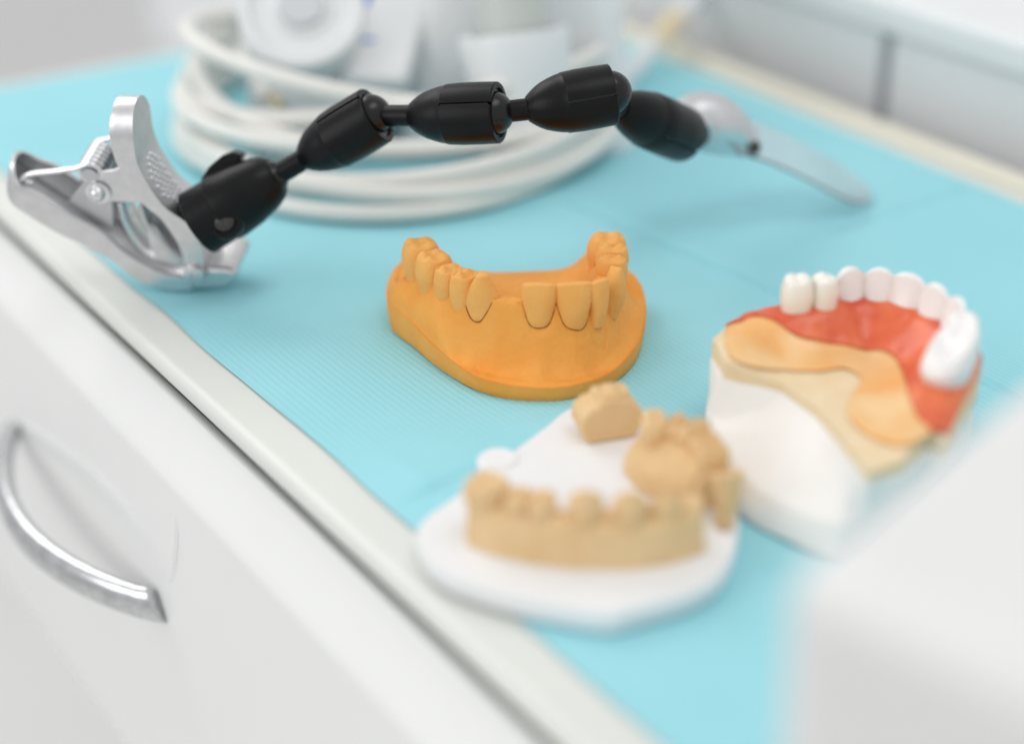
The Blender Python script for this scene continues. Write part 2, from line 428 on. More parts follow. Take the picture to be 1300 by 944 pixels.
def oH(x, y, dout, zl):
    d, sd, q = seg_dist((x, y), arch)
    ridge = 24.3 - 5.5 * sm((y - 2) / 9)
    if sd > 0:      # lingual side
        fl = 11.5
        z = fl + (ridge - fl) * exp(-(max(0, d - 2.0) / 6.3) ** 2)
        z = z * 1.0
        if y > 16: z = lerp(z, z - .5, (y - 16) / 8)
    else:
        dd = max(0, d - .4); t = dd / (dd + dout + 1e-6)
        z = zl + (ridge - zl) * (1 - t) ** (lerp(2.5, .55, sm((-x - 9) / 12)) - .9 * sm((x - 22) / 8)) + .9 * sin(pi * t) ** 2
        z += .55 * noise.noise(V((x * .13, y * .13, 5))) * min(1, dout / 3)
        fade = min(1, dout / 3)
        ql = arc_len(q)
        for tq in TQ: z += (1.25 * exp(-((ql - tq) / 2.6) ** 2) - .25) * exp(-((d - 5.5) / 3.6) ** 2) * fade
        z += .9 * exp(-((ql - 58) / 1.3) ** 2) * exp(-((d - 9) / 3.5) ** 2) * fade        # frenum fold
        z += .3 * noise.noise(V((x * .32, y * .32, 3))) * fade
    if y > 14: z = lerp(z, min(z, 14 + 10 * exp(-((d) / 7) ** 2)), sm((y - 14) / 8))
    z += .16 * noise.noise(V((x * .45, y * .45, 1))) * min(1, dout / 2) + sulcus(x, y)
    return z
OT = [(685, 358, 30.4, 9.4, 7.0, -94, 'incisor', 10.6), (729, 357, 30.4, 10.2, 7.2, -82, 'incisor', 11.0),
      (760.5, 354, 30.2, 6.4, 6.0, -55, 'incisor', 10.0), (778, 338, 30.5, 7.6, 8.2, -26, 'canine', 11),
      (778, 321, 29.8, 7.6, 9.4, -14, 'premolar', 9.5), (779, 307, 29.6, 7.6, 9.8, -8, 'premolar', 9),
      (772, 296, 29.8, 11.4, 12.0, -3, 'molar', 9.5),
      (614, 345, 30.6, 11.6, 9.4, -106, 'die', 12.5), (589, 340, 30.0, 8.0, 9.0, -126, 'premolar', 12),
      (569, 333, 29.6, 7.6, 9.2, -138, 'premolar', 11.4), (550, 319, 29.6, 10.4, 11.2, -150, 'molar', 11),
      (533, 303, 29.8, 10.6, 11.6, -163, 'molar', 10.5)]
for u, v, zt, w, d, deg, kind, h in OT:
    a = math.radians(deg); out = V((cos(a), sin(a), 0)); c = P(u, v, zt) - out * .05 * h
    TEETH.append((c, V((-out.y, out.x, 0)), out, .42 * w, .41 * d))
NA, NR = 400, 130
ocb = MB(); rows = []
Rs = [foot_R(2*pi*j/NA) for j in range(NA)]
for i in range(NR + 1):
    t = (i / NR) ** .8; rr = []
    for j in range(NA):
        th = 2*pi*j/NA; R = Rs[j]; r = max(.02, R * t)
        x, y = cen.x + r*cos(th), cen.y + r*sin(th); dout = (R - r) * .9
        zl = ledge_z(cen.x + R*cos(th), cen.y + R*sin(th))
        rr.append(V((x, y, oH(x, y, dout, zl))))
    rows.append(rr)
for zf, k in ((1, 1.004), (.97, 1.012), (.5, 1.006), (.06, .992), (0, .982)):
    rr = []
    for j in range(NA):
        th = 2*pi*j/NA; R = Rs[j] * k + .05 * noise.noise(V((j * .2, zf * 3, 2)))
        x, y = cen.x + R*cos(th), cen.y + R*sin(th)
        zl = ledge_z(cen.x + Rs[j]*cos(th), cen.y + Rs[j]*sin(th))
        rr.append(V((x, y, .8 + (zl - .8) * zf - (0.0 if zf < 1 else .35))))
    rows.append(rr)
ocb.grid(rows, closed_v=True); k = len(ocb.v)
ocb.v.append(V((cen.x, cen.y, .8))); m0 = k - NA
for j in range(NA): ocb.f.append((m0 + (j+1) % NA, m0 + j, k))
cast = ocb.build('gum_base', M['orange'], oc, smooth=45)
def gumz(p):
    dx, dy = p.x - cen.x, p.y - cen.y; th = math.atan2(dy, dx); R = foot_R(th)
    return oH(p.x, p.y, (R - sqrt(dx*dx + dy*dy)) * .9, ledge_z(cen.x + R*cos(th), cen.y + R*sin(th)))
# teeth: (pixel column and row of the crown's top centre, crown top height, width, depth, outward angle in degrees, kind, visible height)
def otooth(u, v, zt, w, d, deg, kind, h, lean=0.05, zoff=0, m='orange_tooth', nm='tooth', line=False, seed=0, shift=0):
    p = P(u, v, zt); a = math.radians(deg); out = V((cos(a), sin(a), 0))
    c = p - out * (lean * h) + out * shift
    mb = tooth_mb(MB(), (c.x, c.y), zt - h, h, w, d, a, kind, lean, seed=seed)
    o = mb.build(nm, M[m], oc, smooth=0, sub=1)
    return o, mb
for i, a in enumerate(OT):
    o, c = otooth(*a, seed=i)
    if i in (0, 1, 7):   # brown tube stands in for the groove's shade around the trimmed dies
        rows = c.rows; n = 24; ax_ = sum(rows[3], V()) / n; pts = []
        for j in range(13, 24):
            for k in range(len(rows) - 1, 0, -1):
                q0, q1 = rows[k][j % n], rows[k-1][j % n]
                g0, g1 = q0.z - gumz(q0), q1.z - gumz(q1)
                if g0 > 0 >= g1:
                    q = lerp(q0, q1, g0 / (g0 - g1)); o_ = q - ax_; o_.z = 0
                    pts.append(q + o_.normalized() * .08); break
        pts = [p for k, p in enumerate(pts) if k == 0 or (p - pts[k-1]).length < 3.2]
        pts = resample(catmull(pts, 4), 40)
        MB().tube(pts, [.15 * (1 + .7 * noise.noise(pts[i] * .9)) * sin(pi * (i + .6) / 40.2) ** .4 for i in range(40)], 6).build('groove_shade_line', M['margin'], o)

# ================================================================== WHITE PLATE with tan segments
plate = thing('segment_plate', 'white plastic model plate carrying the tan tooth segments, on the blue paper', 'plate', P(740, 660, 0))
pz = 6.5
po = catmull([P(u, v, pz) for u, v in [(532, 664), (573, 632), (603, 608), (622, 594), (652, 571), (690, 543), (729, 515), (790, 512), (850, 535), (905, 580), (936, 640), (934, 690), (915, 728), (875, 752), (800, 773), (778, 778), (740, 774), (680, 762), (610, 742), (560, 722), (534, 695)]], 6, True)
cpl = sum(po, V()) / len(po); pb = MB(); rows = []
for s, z in ((0.001, pz), (.5, pz), (.9, pz), (.985, pz), (1.0, pz - .8), (1.005, pz - 2), (1.0, 1.6), (.985, .9)):
    rows.append([V((cpl.x + (p.x - cpl.x) * s, cpl.y + (p.y - cpl.y) * s, z)) for p in po])
pb.grid(rows, closed_v=True); k = len(pb.v); pb.f.append(tuple(range(k - len(po), k)))
pb.build('plate_body', M['plate'], plate, smooth=50)
MB().lathe(P(784, 783, 0) + V((0, 0, 1)), (0, 0, 1), [(0, 0), (0, 3.4), (4, 3.2), (4.6, 2.4), (4.6, 0)], 20).build('edge_lug', M['plate'], plate)
MB().lathe(P(633, 583, pz) - V((0, 0, 5.2)), (0, 0, 1), [(0, 0), (0, 5.4), (5.0, 5.3), (5.9, 4.4), (5.9, 0)], 24).build('edge_lug', M['plate'], plate)

def ridge_block(name, path, wid, hgt, z0, m, parent, taper=.78, seed=0, rough=.5):
    """block of plaster standing along a path, rounded over the top"""
    path = resample(catmull(path, 8), 40); rows = []
    for i, p in enumerate(path):
        t = (path[min(i+1, 39)] - path[max(i-1, 0)]); t.z = 0; t.normalize(); n = V((-t.y, t.x, 0))
        e = min(1, (min(i, 39 - i) + .35) / 2.2) ** .5
        rr = []
        for (q, z) in ((-1, 0), (-1.0, .35), (-.94, .7), (-.78, .92), (-.4, 1), (0, 1.0), (.4, 1), (.78, .92), (.94, .7), (1, .35), (1, 0)):
            ww = wid / 2 * lerp(1, taper, z) * e
            pp = p + n * q * ww + V((0, 0, z0 + hgt * z * (lerp(.9, 1, e))))
            pp += V((1, 1, 0)) * rough * noise.noise(pp * .18 + V((seed, 0, 0))) * min(1, z * 3)
            pp.z += rough * noise.noise(pp * .15 + V((0, seed, 7))) * z
            rr.append(pp)
        rows.append(rr)
    mb = MB().grid(rows); n = 11
    mb.f.append(tuple(range(n))); mb.f.append(tuple(range(39*n, 40*n))[::-1])
    mb.f.append(tuple([i*n for i in range(40)][::-1] + [i*n + n - 1 for i in range(40)]))
    return mb.build(name, m, parent, smooth=50)
zp = pz + .05
# long front segment
s3 = thing('tooth_segment', 'long tan plaster segment with a row of worn teeth, front row of the white plate', 'dental cast', P(740, 700, zp), 'tan plaster segments on the white plate')
pth = [P(u, v, zp) for u, v in [(600, 672), (650, 690), (720, 702), (800, 703), (850, 695), (884, 680)]]
pth = [V((p.x, p.y, 0)) for p in pth]
ridge_block('ridge', pth, 11.5, 10.6, zp, M['tan'], s3, seed=2, rough=.9)
sp = resample(catmull(pth, 8), 41)
for i, (k, w, d, h, kd) in enumerate([(3.5, 10.6, 10.8, 6.6, 'molar'), (9.8, 6.2, 8.5, 6.0, 'premolar'), (13.6, 6.4, 8.8, 6.3, 'premolar'), (20, 8.4, 9.0, 7.6, 'round'), (27, 8.2, 9.0, 7.2, 'round'), (33, 8.4, 8.0, 5.6, 'round')]):
    p = sp[int(k)]; t = sp[min(40, int(k) + 1)] - sp[max(0, int(k) - 1)]
    tooth_mb(MB(), (p.x, p.y), zp + 9.4, h, w, d, math.atan2(-t.x, t.y) if False else math.atan2(t.y, t.x) - pi/2, kd, 0, root=3, seed=30 + i).build('tooth', M['tan'], s3, smooth=0, sub=1)
# middle curved segment
s2 = thing('tooth_segment', 'tan plaster segment with a curved group of knobbly teeth, rear right of the white plate', 'dental cast', P(865, 620, zp), 'tan plaster segments on the white plate')
pth = [P(u, v, zp + 6) for u, v in [(826, 572), (858, 573), (888, 590), (906, 616)]]
pth = [V((p.x, p.y, 0)) for p in pth]
# sloping inner apron
ap = [P(u, v, zp) for u, v in [(806, 608), (850, 640), (905, 640)]]
ridge_block('ridge', pth, 12.5, 11.5, zp, M['tan'], s2, seed=5, rough=.8)
rows = []
top = resample(catmull(pth, 8), 24); low = resample(catmull([V((p.x, p.y, 0)) for p in [P(792, 590, zp+2), P(812, 612, zp+2), P(845, 628, zp+2), P(885, 640, zp+2)]], 8), 24)
am = MB()
for i in range(24):
    rr = []
    for k in range(9):
        s = k / 8; p = lerp(top[i], low[i], s); z = zp + lerp(12.6, 4.0, s ** 1.7)
        rr.append(V((p.x, p.y, z + .5 * noise.noise(V((p.x * .2, p.y * .2, 4))))))
    rr.append(V((low[i].x, low[i].y, zp)))
    rr.append(V((top[i].x, top[i].y, zp)))
    rows.append(rr)
am.grid(rows, closed_v=True); am.f.append(tuple(range(11))); am.f.append(tuple(range(23*11, 24*11))[::-1])
am.build('apron', M['tan'], s2, smooth=50)
sp = resample(catmull(pth, 8), 41)
for i, (k, w, d, h, kd) in enumerate([(1, 6.6, 9.5, 7.2, 'molar'), (10, 5.4, 9, 6.6, 'premolar'), (19, 5.8, 9.5, 7.6, 'premolar'), (28, 5.2, 8.6, 6.8, 'premolar'), (37, 5.4, 8.4, 7.4, 'premolar')]):
    p = sp[k]; t = sp[min(40, k + 1)] - sp[max(0, k - 1)]
    tooth_mb(MB(), (p.x, p.y), zp + 10.0, h, w, d, math.atan2(t.x, -t.y), kd, 0, root=3, seed=50 + i, chs=1.1).build('tooth', M['tan'], s2, smooth=0, sub=1)
# leaning post at its right end, beside a gap
post = P(920, 668, zp)
MB().tube([post, lerp(post, P(926, 620, zp + 8), .5) + V((0, 0, 3)), P(922, 600, zp + 12)], [2.2, 2.8, 4.2], 14).build('post', M['tan'], s2)
# single die
s1 = thing('tooth_segment', 'small tan plaster block with one tooth, rear corner of the white plate', 'dental cast', P(775, 560, zp), 'tan plaster segments on the white plate')
fr = [P(u, v, zp) for u, v in [(745, 563), (778, 566), (806, 553)]]
dirf = (fr[2] - fr[0]); dirf.z = 0; dirf.normalize(); nb = V((-dirf.y, dirf.x, 0))
cc = P(777, 560, zp)
prf = [(-6.2, 0), (0, -.0), (6.0, 0), (8.2, 3.2), (8.6, 6.5), (6.8, 8.6), (5.5, 9.6), (5.0, 11), (-3.0, 11.4), (-3.4, 9.8), (-5.6, 9.4), (-7.8, 7.4), (-8.2, 4.5)]
prf = [V((a, b, 0)) for a, b in prf]
MB().prism([cc + dirf * a.x + Z * a.y + nb * .02 * a.y for a in prf], nb * 8.5 + Z * .5).build('block', M['tan'], s1, smooth=50, bevel=1.6)
tc0 = cc + dirf * 1.2 + nb * 4.2
tooth_mb(MB(), (tc0.x, tc0.y), zp + 8.6, 5.6, 9.4, 7.6, math.atan2(-nb.y, -nb.x), 'premolar', 0, root=3, seed=70).build('tooth', M['tan'], s1, smooth=0, sub=1)

# ================================================================== WHITE CAST with denture
DT = [(1014, 350, 8.0, 8.6, 'molar', 'tooth_warm'), (1048, 348, 6.9, 8.0, 'premolar', 'tooth_warm'), (1083, 341, 8.0, 7.0, 'round', 'tooth'),
      (1118, 342, 7.2, 6.4, 'round', 'tooth'), (1153, 349, 8.8, 7.0, 'round', 'tooth'), (1186, 362, 8.8, 7.0, 'round', 'tooth'),
      (1211, 378, 8.6, 7.4, 'round', 'tooth'), (1223, 398, 9.5, 9, 'premolar', 'tooth'), (1212, 430, 16.5, 12.5, 'wide', 'tooth')]
ztooth = 41.0
tp = [P(u, v, ztooth) for u, v, *_ in DT]
tp[-1] = P(1209, 428, 40.0); tp[-2] = P(1223, 397, 40.8)
arch2 = [V((p.x, p.y, 0)) for p in tp]
la = V((arch2[0].x - arch2[1].x, arch2[0].y - arch2[1].y, 0)).normalized()
pre = P(958, 402, 30); post2 = P(1185, 505, 29)
arch2 = [V((P(930, 432, 27).x, P(930, 432, 27).y, 0)), V((pre.x, pre.y, 0))] + arch2 + [V((post2.x, post2.y, 0)), V((P(1165, 555, 25).x, P(1165, 555, 25).y, 0))]
arc2 = catmull(arch2, 6)
nA2 = len(arch2) - 1
def dH(x, y):
    d, sd, q = seg_dist((x, y), arc2); s = q / 6 / nA2
    ridge = 32.0 - 4.5 * sm((.2 - s) / .2) - 6.0 * sm((s - .8) / .2)
    base = 23.5
    return base + (ridge - base) * exp(-(max(0, d - 1.5) / (8.0 if sd < 0 else 5.5)) ** 2)
def hit(u, v, off=0.0):
    z = 30.0
    for _ in range(40):
        p = P(u, v, z); z = lerp(z, dH(p.x, p.y) + off, .4)
    p = P(u, v, z); return V((p.x, p.y, z))
dc = thing('white_jaw_cast', 'white plaster base with a beige stone top, holding the red and orange denture', 'dental cast', P(1050, 640, 0))
vt = [P(u, v, 22.5) for u, v in [(921, 474), (945, 480), (980, 483), (1010, 503), (1038, 523), (1070, 563), (1103, 604), (1125, 597), (1146, 592), (1170, 570), (1190, 547)]]
outer = []
n2 = len(arc2)
for i in range(n2 - 1, -1, -4):
    t = (arc2[min(i+1, n2-1)] - arc2[max(i-1, 0)]).normalized(); nn = V((-t.y, t.x, 0))
    outer.append(arc2[i] + nn * 6.2)
topring = [V((p.x, p.y, 0)) for p in vt] + outer
topring = resample(topring + [topring[0]], 161)[:-1]
c2 = sum(topring, V()) / len(topring)
c2 = P(1092, 512, 23); c2.z = 0
def byang(r):
    out = []
    for j in range(160):
        th = 2*pi*j/160; d = V((cos(th), sin(th), 0)); best = 0
        for i in range(len(r)):
            a = r[i] - c2; b = r[(i+1) % len(r)] - c2; e = b - a; den = d.x*e.y - d.y*e.x
            if abs(den) < 1e-9: continue
            t = (a.x*e.y - a.y*e.x)/den; s = (a.x*d.y - a.y*d.x)/den
            if t > 0 and -1e-6 <= s <= 1+1e-6: best = max(best, t)
        out.append(c2 + d * best)
    return out
topring = byang(topring)
stone = MB(); rows = []
for k in range(31):
    s = max(.002, (k / 30) ** .8)
    rr = []
    for p in topring:
        q = lerp(c2, p, s); rr.append(V((q.x, q.y, dH(q.x, q.y) - .3 + .2 * noise.noise(V((q.x * .3, q.y * .3, 2))))))
    rows.append(rr)
rows.append([V((p.x, p.y, min(20.5, 99))) for p in topring])
rows.append([lerp(c2, p, .9) + V((0, 0, 19.6)) for p in topring])
stone.grid(rows, closed_v=True)
stone.build('stone_top', M['stone'], dc, smooth=50)
# white base: bottom outline on the paper, top outline under the stone
botp = [P(u, v, .9) for u, v in [(893, 560), (905, 600), (940, 655), (985, 682), (1048, 706), (1075, 702), (1120, 668), (1192, 606)]]
topp = [P(u, v, 20.5) for u, v in [(896, 503), (905, 500), (935, 500), (990, 508), (1060, 580), (1102, 620), (1120, 615), (1190, 560)]]
backb = [V((118, -58, 0)), V((114, -40, 0)), V((95, -33, 0)), V((70, -34, 0)), V((55, -42, 0))]
def ring(pts, n=120): 
    pp = catmull([V((p.x, p.y, 0)) for p in pts], 6, True); return resample(pp + [pp[0]], n + 1)[:-1]
rb = ring(botp + backb)
# top ring follows the stone outline, a little proud of it
wb = MB(); rows = []
tr = resample(topring + [topring[0]], 121)[:-1]
# align starts by angle about the centre
RB, RT = byang(rb), byang(tr)
for s, z, g in ((0, .9, -.6), (0, 1.6, 0), (.12, 8.5, .3), (.16, 9.4, 0), (.3, 10.2, 0), (.8, 17, .2), (.97, 20.0, .5), (1, 21.0, .1), (.99, 21.3, -.8)):
    rr = []
    for j in range(160):
        p = lerp(RB[j], RT[j], s); p = p + (p - c2).normalized() * g
        p += (p - c2).normalized() * .35 * noise.noise(V((p.x * .12, p.y * .12, z * .12)))
        rr.append(V((p.x, p.y, z)))
    rows.append(rr)
rows.append([c2 + V((0, 0, 21.2))] * 160)
wb.grid(rows, closed_v=True); wb.f.append(tuple(range(160)))
wb.build('plaster_base', M['white_plaster'], dc, smooth=50)

dn = thing('partial_denture', 'red and orange denture with a row of pale teeth, seated on the white plaster cast', 'denture', P(1090, 500, 24))
gin = [hit(u, v) for u, v in [(938, 412), (958, 404), (980, 408), (1011, 428), (1044, 436), (1092, 445), (1123, 448), (1143, 466), (1153, 498), (1163, 528), (1181, 549)]]
gin = resample(catmull(gin, 6), 90)
gout = resample([arc2[i] + V((-(arc2[min(i+1, n2-1)] - arc2[max(i-1, 0)]).normalized().y, (arc2[min(i+1, n2-1)] - arc2[max(i-1, 0)]).normalized().x, 0)) * 5.6 for i in range(4, n2 - 2)], 90)
rows = []
for i in range(90):
    rr = []
    for k in range(25):
        p = lerp(gin[i], gout[i], k / 24); z = dH(p.x, p.y)
        z += .5 + .35 * noise.noise(V((p.x * .3, p.y * .3, 8))) + .25 * sin(p.x * 1.1 + p.y * .7) * noise.noise(V((p.x * .1, p.y * .1, 1)))
        rr.append(V((p.x, p.y, z)))
    e = rr[-1]; rr.append(V((e.x, e.y, e.z - 3))); rr.append(V((e.x, e.y, e.z - 6)))
    rows.append(rr)
MB().grid(rows).build('gum', M['gum'], dn, smooth=0, solid=.8, soff=0)
wl = [hit(u, v) for u, v in [(921, 440), (931, 457), (962, 468), (1000, 470), (1038, 472), (1073, 468), (1094, 483), (1079, 508), (1080, 532), (1109, 557), (1150, 567), (1183, 552)]]
wl = resample(catmull(wl, 6), 90); wu = resample([gin[0] + V((-3, 1, 0))] + gin, 90)
rows = []
for i in range(90):
    rr = []
    for k in range(17):
        p = lerp(wu[i], wl[i], k / 16); z = dH(p.x, p.y) + .3 + .2 * noise.noise(V((p.x * .22, p.y * .22, 3)))
        rr.append(V((p.x, p.y, z)))
    rows.append(rr)
MB().grid(rows).build('palate', M['wax'], dn, smooth=0, solid=.6, soff=0)
cen2 = V((86, -75, 0))
for i, ((u, v, w, d, kd, mm), p) in enumerate(zip(DT, tp)):
    ii = (i + 2) * 6; t = (arc2[ii + 2] - arc2[ii - 2]).normalized(); nn = V((-t.y, t.x, 0)); ang = math.atan2(nn.y, nn.x)
    zt = p.z; h = {'molar': 10, 'wide': 10, 'premolar': 10.5, 'round': 12.5}[kd]
    w *= 1.09 + .06 * sin(i * 5.1); ang += .09 * sin(i * 3.7); h *= 1 + .05 * sin(i * 2.3)
    tooth_mb(MB(), (p.x, p.y), zt - h, h, w, d, ang, kd, 0.02, root=3, seed=80 + i, chs=.5).build('tooth', M[mm], dn, smooth=0, sub=1)

# ================================================================== CLIP ARM
J = P(262, 366, 3)
Wd = V((.14, .96, .22)).normalized()                # width of the clip, away from the camera
Ncl = -Wd
Ucl = (Pl(400, 366, J, Wd) - J).normalized(); Vcl = Ncl.cross(Ucl).normalized()
def CL(u, v):                                         # pixel on the clip's near side -> local (a, b)
    p = Pl(u, v, J, Wd) - J; return V((p.dot(Ucl), p.dot(Vcl)))
arm = thing('clip_arm', 'black ball jointed arm with a silver spring clip and a clear far blade', 'holding arm', J)
class Frame:
    def __init__(s, o, u, v, n): s.o, s.u, s.v, s.n = o, u, v, n
    def __call__(s, a, b, w): return s.o + s.u * a + s.v * b + s.n * w
F1 = Frame(J, Ucl, Vcl, Ncl)
CW = 16.0
def sampled(px, n):
    c = catmull([V((*CL(*q), 0)) for q in px], 10); c = resample(c, 200)
    L = sum((b - a).length for a, b in zip(c, c[1:]))
    out = []; 
    for i in range(n):
        s = (i / (n - 1)) ** 1.6; k = s * 199; j = min(198, int(k)); out.append(lerp(c[j], c[j+1], k - j))
    return out, L
def lever(F, web, rim, name, m, parent, rad=10.0, rot=None):
    """web: profile from the handle end to the jaw; rim: profile of the flange edge"""
    n = 46; A, L = sampled(web, n); B, _ = sampled(rim, n)
    if rot:
        R = Matrix.Rotation(rot[0], 2); c = rot[1]
        A = [V((*(R @ (V((a.x, a.y)) - c) + c), 0)) for a in A]; B = [V((*(R @ (V((a.x, a.y)) - c) + c), 0)) for a in B]
    mb = MB(); wrows = []; e1 = []; e2 = []
    for i in range(n):
        s = L * (i / (n - 1)) ** 1.6
        hw = CW / 2 * (sqrt(max(0, 1 - (1 - min(1, s / rad)) ** 2)) * .97 + .03)
        wrows.append([F(A[i].x, A[i].y, -CW/2 + hw * (1 - 2 * q / 10)) for q in range(11)])
        e1.append([lerp(F(A[i].x, A[i].y, -CW/2 + hw), F(B[i].x, B[i].y, -CW/2 + hw), q / 4) for q in range(5)])
        e2.append([lerp(F(A[i].x, A[i].y, -CW/2 - hw), F(B[i].x, B[i].y, -CW/2 - hw), q / 4) for q in range(5)])
    mb.grid(wrows); mb.grid(e1); mb.grid(e2)
    mb.grid([[e1[0][q], e2[0][q]] for q in range(5)])
    return mb.build(name, m, parent, smooth=50, solid=1.3, soff=-1, bevel=.35)
LOW_W = [(1, 232), (12, 256), (38, 275), (70, 294), (105, 311), (140, 330), (175, 356), (215, 368), (245, 368)]
LOW_R = [(3, 216), (22, 236), (48, 247), (89, 272), (127, 294), (156, 319), (187, 339), (215, 350), (236, 352)]
UP_W = [(163, 145), (168, 170), (174, 207), (190, 238), (210, 264), (241, 287), (257, 318), (259, 350)]
UP_R = [(136, 145), (138, 168), (145, 200), (162, 236), (182, 260), (206, 280), (230, 318), (236, 352)]
def clip_parts(F, rot=None, full=True):
    lo = lever(F, LOW_W, LOW_R, 'lower_lever', M['alu'], arm)
    up = lever(F, UP_W, UP_R, 'upper_lever', M['alu'], arm, rot=rot)
    # rounded jaw pad across the tips
    j0 = CL(246, 352)
    pr = [(-4, -5.5), (4, -5.5), (9, -4.6), (12.5, -2), (13, .8), (10.5, 2.2), (3, 2.4), (-3, 1), (-5, -2)]
    mb = MB(); mb.prism([F(j0.x + a, j0.y + b, -1.0) for a, b in pr], F.n * -17.5)
    mb.build('jaw', M['alu'], arm, bevel=3.2, bseg=5, smooth=50)
    if not full: return lo, up
    # eye at the foot of the upper lever
    e0 = CL(247, 347)
    mb = MB().lathe(F(e0.x, e0.y, .2), F.n, [(0, 0), (0, 3.4), (1.2, 3.2), (1.5, 2.6), (1.5, .9), (.6, .8), (.6, 0)], 24)
    mb.build('jaw_eye', M['alu'], up)
    # ears
    for w in (-1.6, -13.4):
        ear = [CL(u, v) for u, v in [(108, 240), (112, 228), (124, 222), (140, 221), (156, 214), (166, 238), (186, 262), (176, 262), (137, 260), (114, 256)]]
        MB().prism([F(a.x, a.y, w) for a in ear], F.n * -1.1).build('ear', M['alu'], up, bevel=.25)
        ear = [CL(u, v) for u, v in [(80, 266), (110, 228), (118, 226), (116, 250), (138, 262), (140, 296), (128, 294)]]
        MB().prism([F(a.x, a.y, w - 1.3) for a in ear], F.n * -1.0).build('ear', M['alu_in'], lo, bevel=.25)
    pv = CL(123, 247)
    MB().lathe(F(pv.x, pv.y, -15.5), F.n, [(0, 0), (0, 2.6), (1, 2.6), (1, 1.6), (14.2, 1.6), (14.2, 3.7), (14.8, 3.7), (15.0, 3.0), (14.8, 2.4), (16.2, 2.1), (16.9, 1.2), (17.1, 0)], 24).build('pivot_pin', M['steel'], arm)
    # torsion spring
    c = CL(112, 226); pts = []
    lg = CL(26, 228); lg2 = CL(38, 238)
    r0 = 3.6
    for i in range(6 * 20 + 1):
        t = i / 20; q = pi * .5 - t * 2 * pi
        pts.append(F(c.x + r0 * cos(q), c.y + r0 * sin(q), -1.8 - 2.05 * t))
    s0 = [F(CL(36, 241).x, CL(36, 241).y, -3.4), F(CL(27, 238).x, CL(27, 238).y, -2.8), F(CL(26, 232).x, CL(26, 232).y, -2.2), F(CL(36, 226).x, CL(36, 226).y, -2), F(CL(70, 222).x, CL(70, 222).y, -1.9), F(CL(100, 219).x, CL(100, 219).y + .4, -1.8)]
    s0 = catmull(s0, 6)
    s1 = [F(CL(140, 205).x, CL(140, 205).y, -14.2), F(CL(152, 190).x, CL(152, 190).y, -14.0)]
    MB().tube(s0[:-1] + pts + s1, .85, 10).build('spring', M['steel'], arm)
    # inner frame behind the lower lever and spring sleeve
    MB().lathe(F(c.x, c.y, -1.2), -F.n, [(0, 0), (0, 2.4), (13, 2.4), (13, 0)], 20).build('sleeve', M['alu_in'], arm)
    # bent inner tongues between the jaws
    tg = catmull([V((*CL(u, v), 0)) for u, v in [(146, 266), (152, 290), (166, 314), (186, 334), (222, 346)]], 8)
    MB().grid([[F(p.x, p.y, -2.5), F(p.x, p.y, -12.5)] for p in tg]).build('tongue', M['steel'], arm, solid=.9, smooth=50)
    tg = catmull([V((*CL(u, v), 0)) for u, v in [(172, 268), (180, 290), (196, 308), (214, 328), (232, 342)]], 8)
    MB().grid([[F(p.x, p.y, -1.8), F(p.x, p.y, -14)] for p in tg]).build('tongue', M['alu_in'], arm, solid=1.6, smooth=50, bevel=.3)
    wl_ = [CL(u, v) for u, v in [(180, 286), (196, 296), (212, 318), (232, 340), (222, 346), (196, 336), (186, 318)]]
    MB().prism([F(a.x, a.y, -2.2) for a in wl_], F.n * -11).build('jaw_block', M['alu'], arm, bevel=.6)
    # knurled oval grip on the outside of the upper lever
    A, L = sampled(UP_W, 46)
    Ac = resample(A, 60)
    gb = MB()
    for q in range(11):
        for k in range(4):
            i = 19 + q * 1.55; ii = int(i); p = lerp(Ac[ii], Ac[ii+1], i - ii); t = (Ac[ii+1] - Ac[ii]).normalized(); nn = V((-t.y, t.x, 0))
            if (Ac[0] - Ac[-1]).cross(V((0, 0, 1))).dot(nn) < 0: pass
            ww = -CW/2 + (k - 1.5) * 2.3 + (.9 if q % 2 else 0)
            if ((q - 5) / 6) ** 2 + ((ww + CW/2) / 5.2) ** 2 > 1: continue
            gb.ball(F(p.x, p.y, ww) + (F.u * nn.x + F.v * nn.y) * .15, .72, 10, 6)
    gb.build('knurled_grip', M['steel'], up, merge=False)
    return lo, up
clip_parts(F1)

# arm joints
def seg(p0, p1, R, roll=0, ballr=.66):
    ax = (p1 - p0); L = ax.length
    prof = [(0, R*.30), (L*.012, R*.40), (L*.06, R*.52), (L*.13, R*.66), (L*.2, R*.765), (L*.28, R*.85), (L*.36, R*.915), (L*.43, R*.955), (L*.44, R*.975), (L*.6, R*1.0), (L*.8, R*1.0), (L*.985, R*.985), (L*1.0, R*.95), (L*1.0, R*.80), (L*.93, R*.74), (L*.45, R*.70)]
    n = 64
    slots = [(roll + k) % n for k in (0, 32)]
    o = MB().lathe(p0, ax, prof, n, ref=(0, 0, 1), skip=lambda i, j: j in slots and 8 <= i)
    ob = o.build('arm_segment', M['black'], arm, smooth=28)
    # socket lining seen through the slots
    MB().lathe(p0, ax, [(L*.4, 0), (L*.4, R*.93), (L*.97, R*.93), (L*.975, 0)], 40).build('socket', M['black2'], ob)
    # raised seam along the nose
    return ob
def neck(p0, p1, r, br, ob):
    ax = (p1 - p0).normalized(); L = (p1 - p0).length
    MB().ball(p0 - ax * br * .25, br, 24, 16).build('joint_ball', M['black2'], ob)
    MB().tube([p0, lerp(p0, p1, .5), p1 + ax * 2], r, 20).build('joint_neck', M['black'], ob)
R0 = 8.6
PT = [((384, 203, 483), (478, 146, 474)), ((520, 147, 470), (634, 143, 462)), ((668, 139, 462), (778, 120, 464)), ((786, 136, 474), (866, 171, 505))]
segs = []
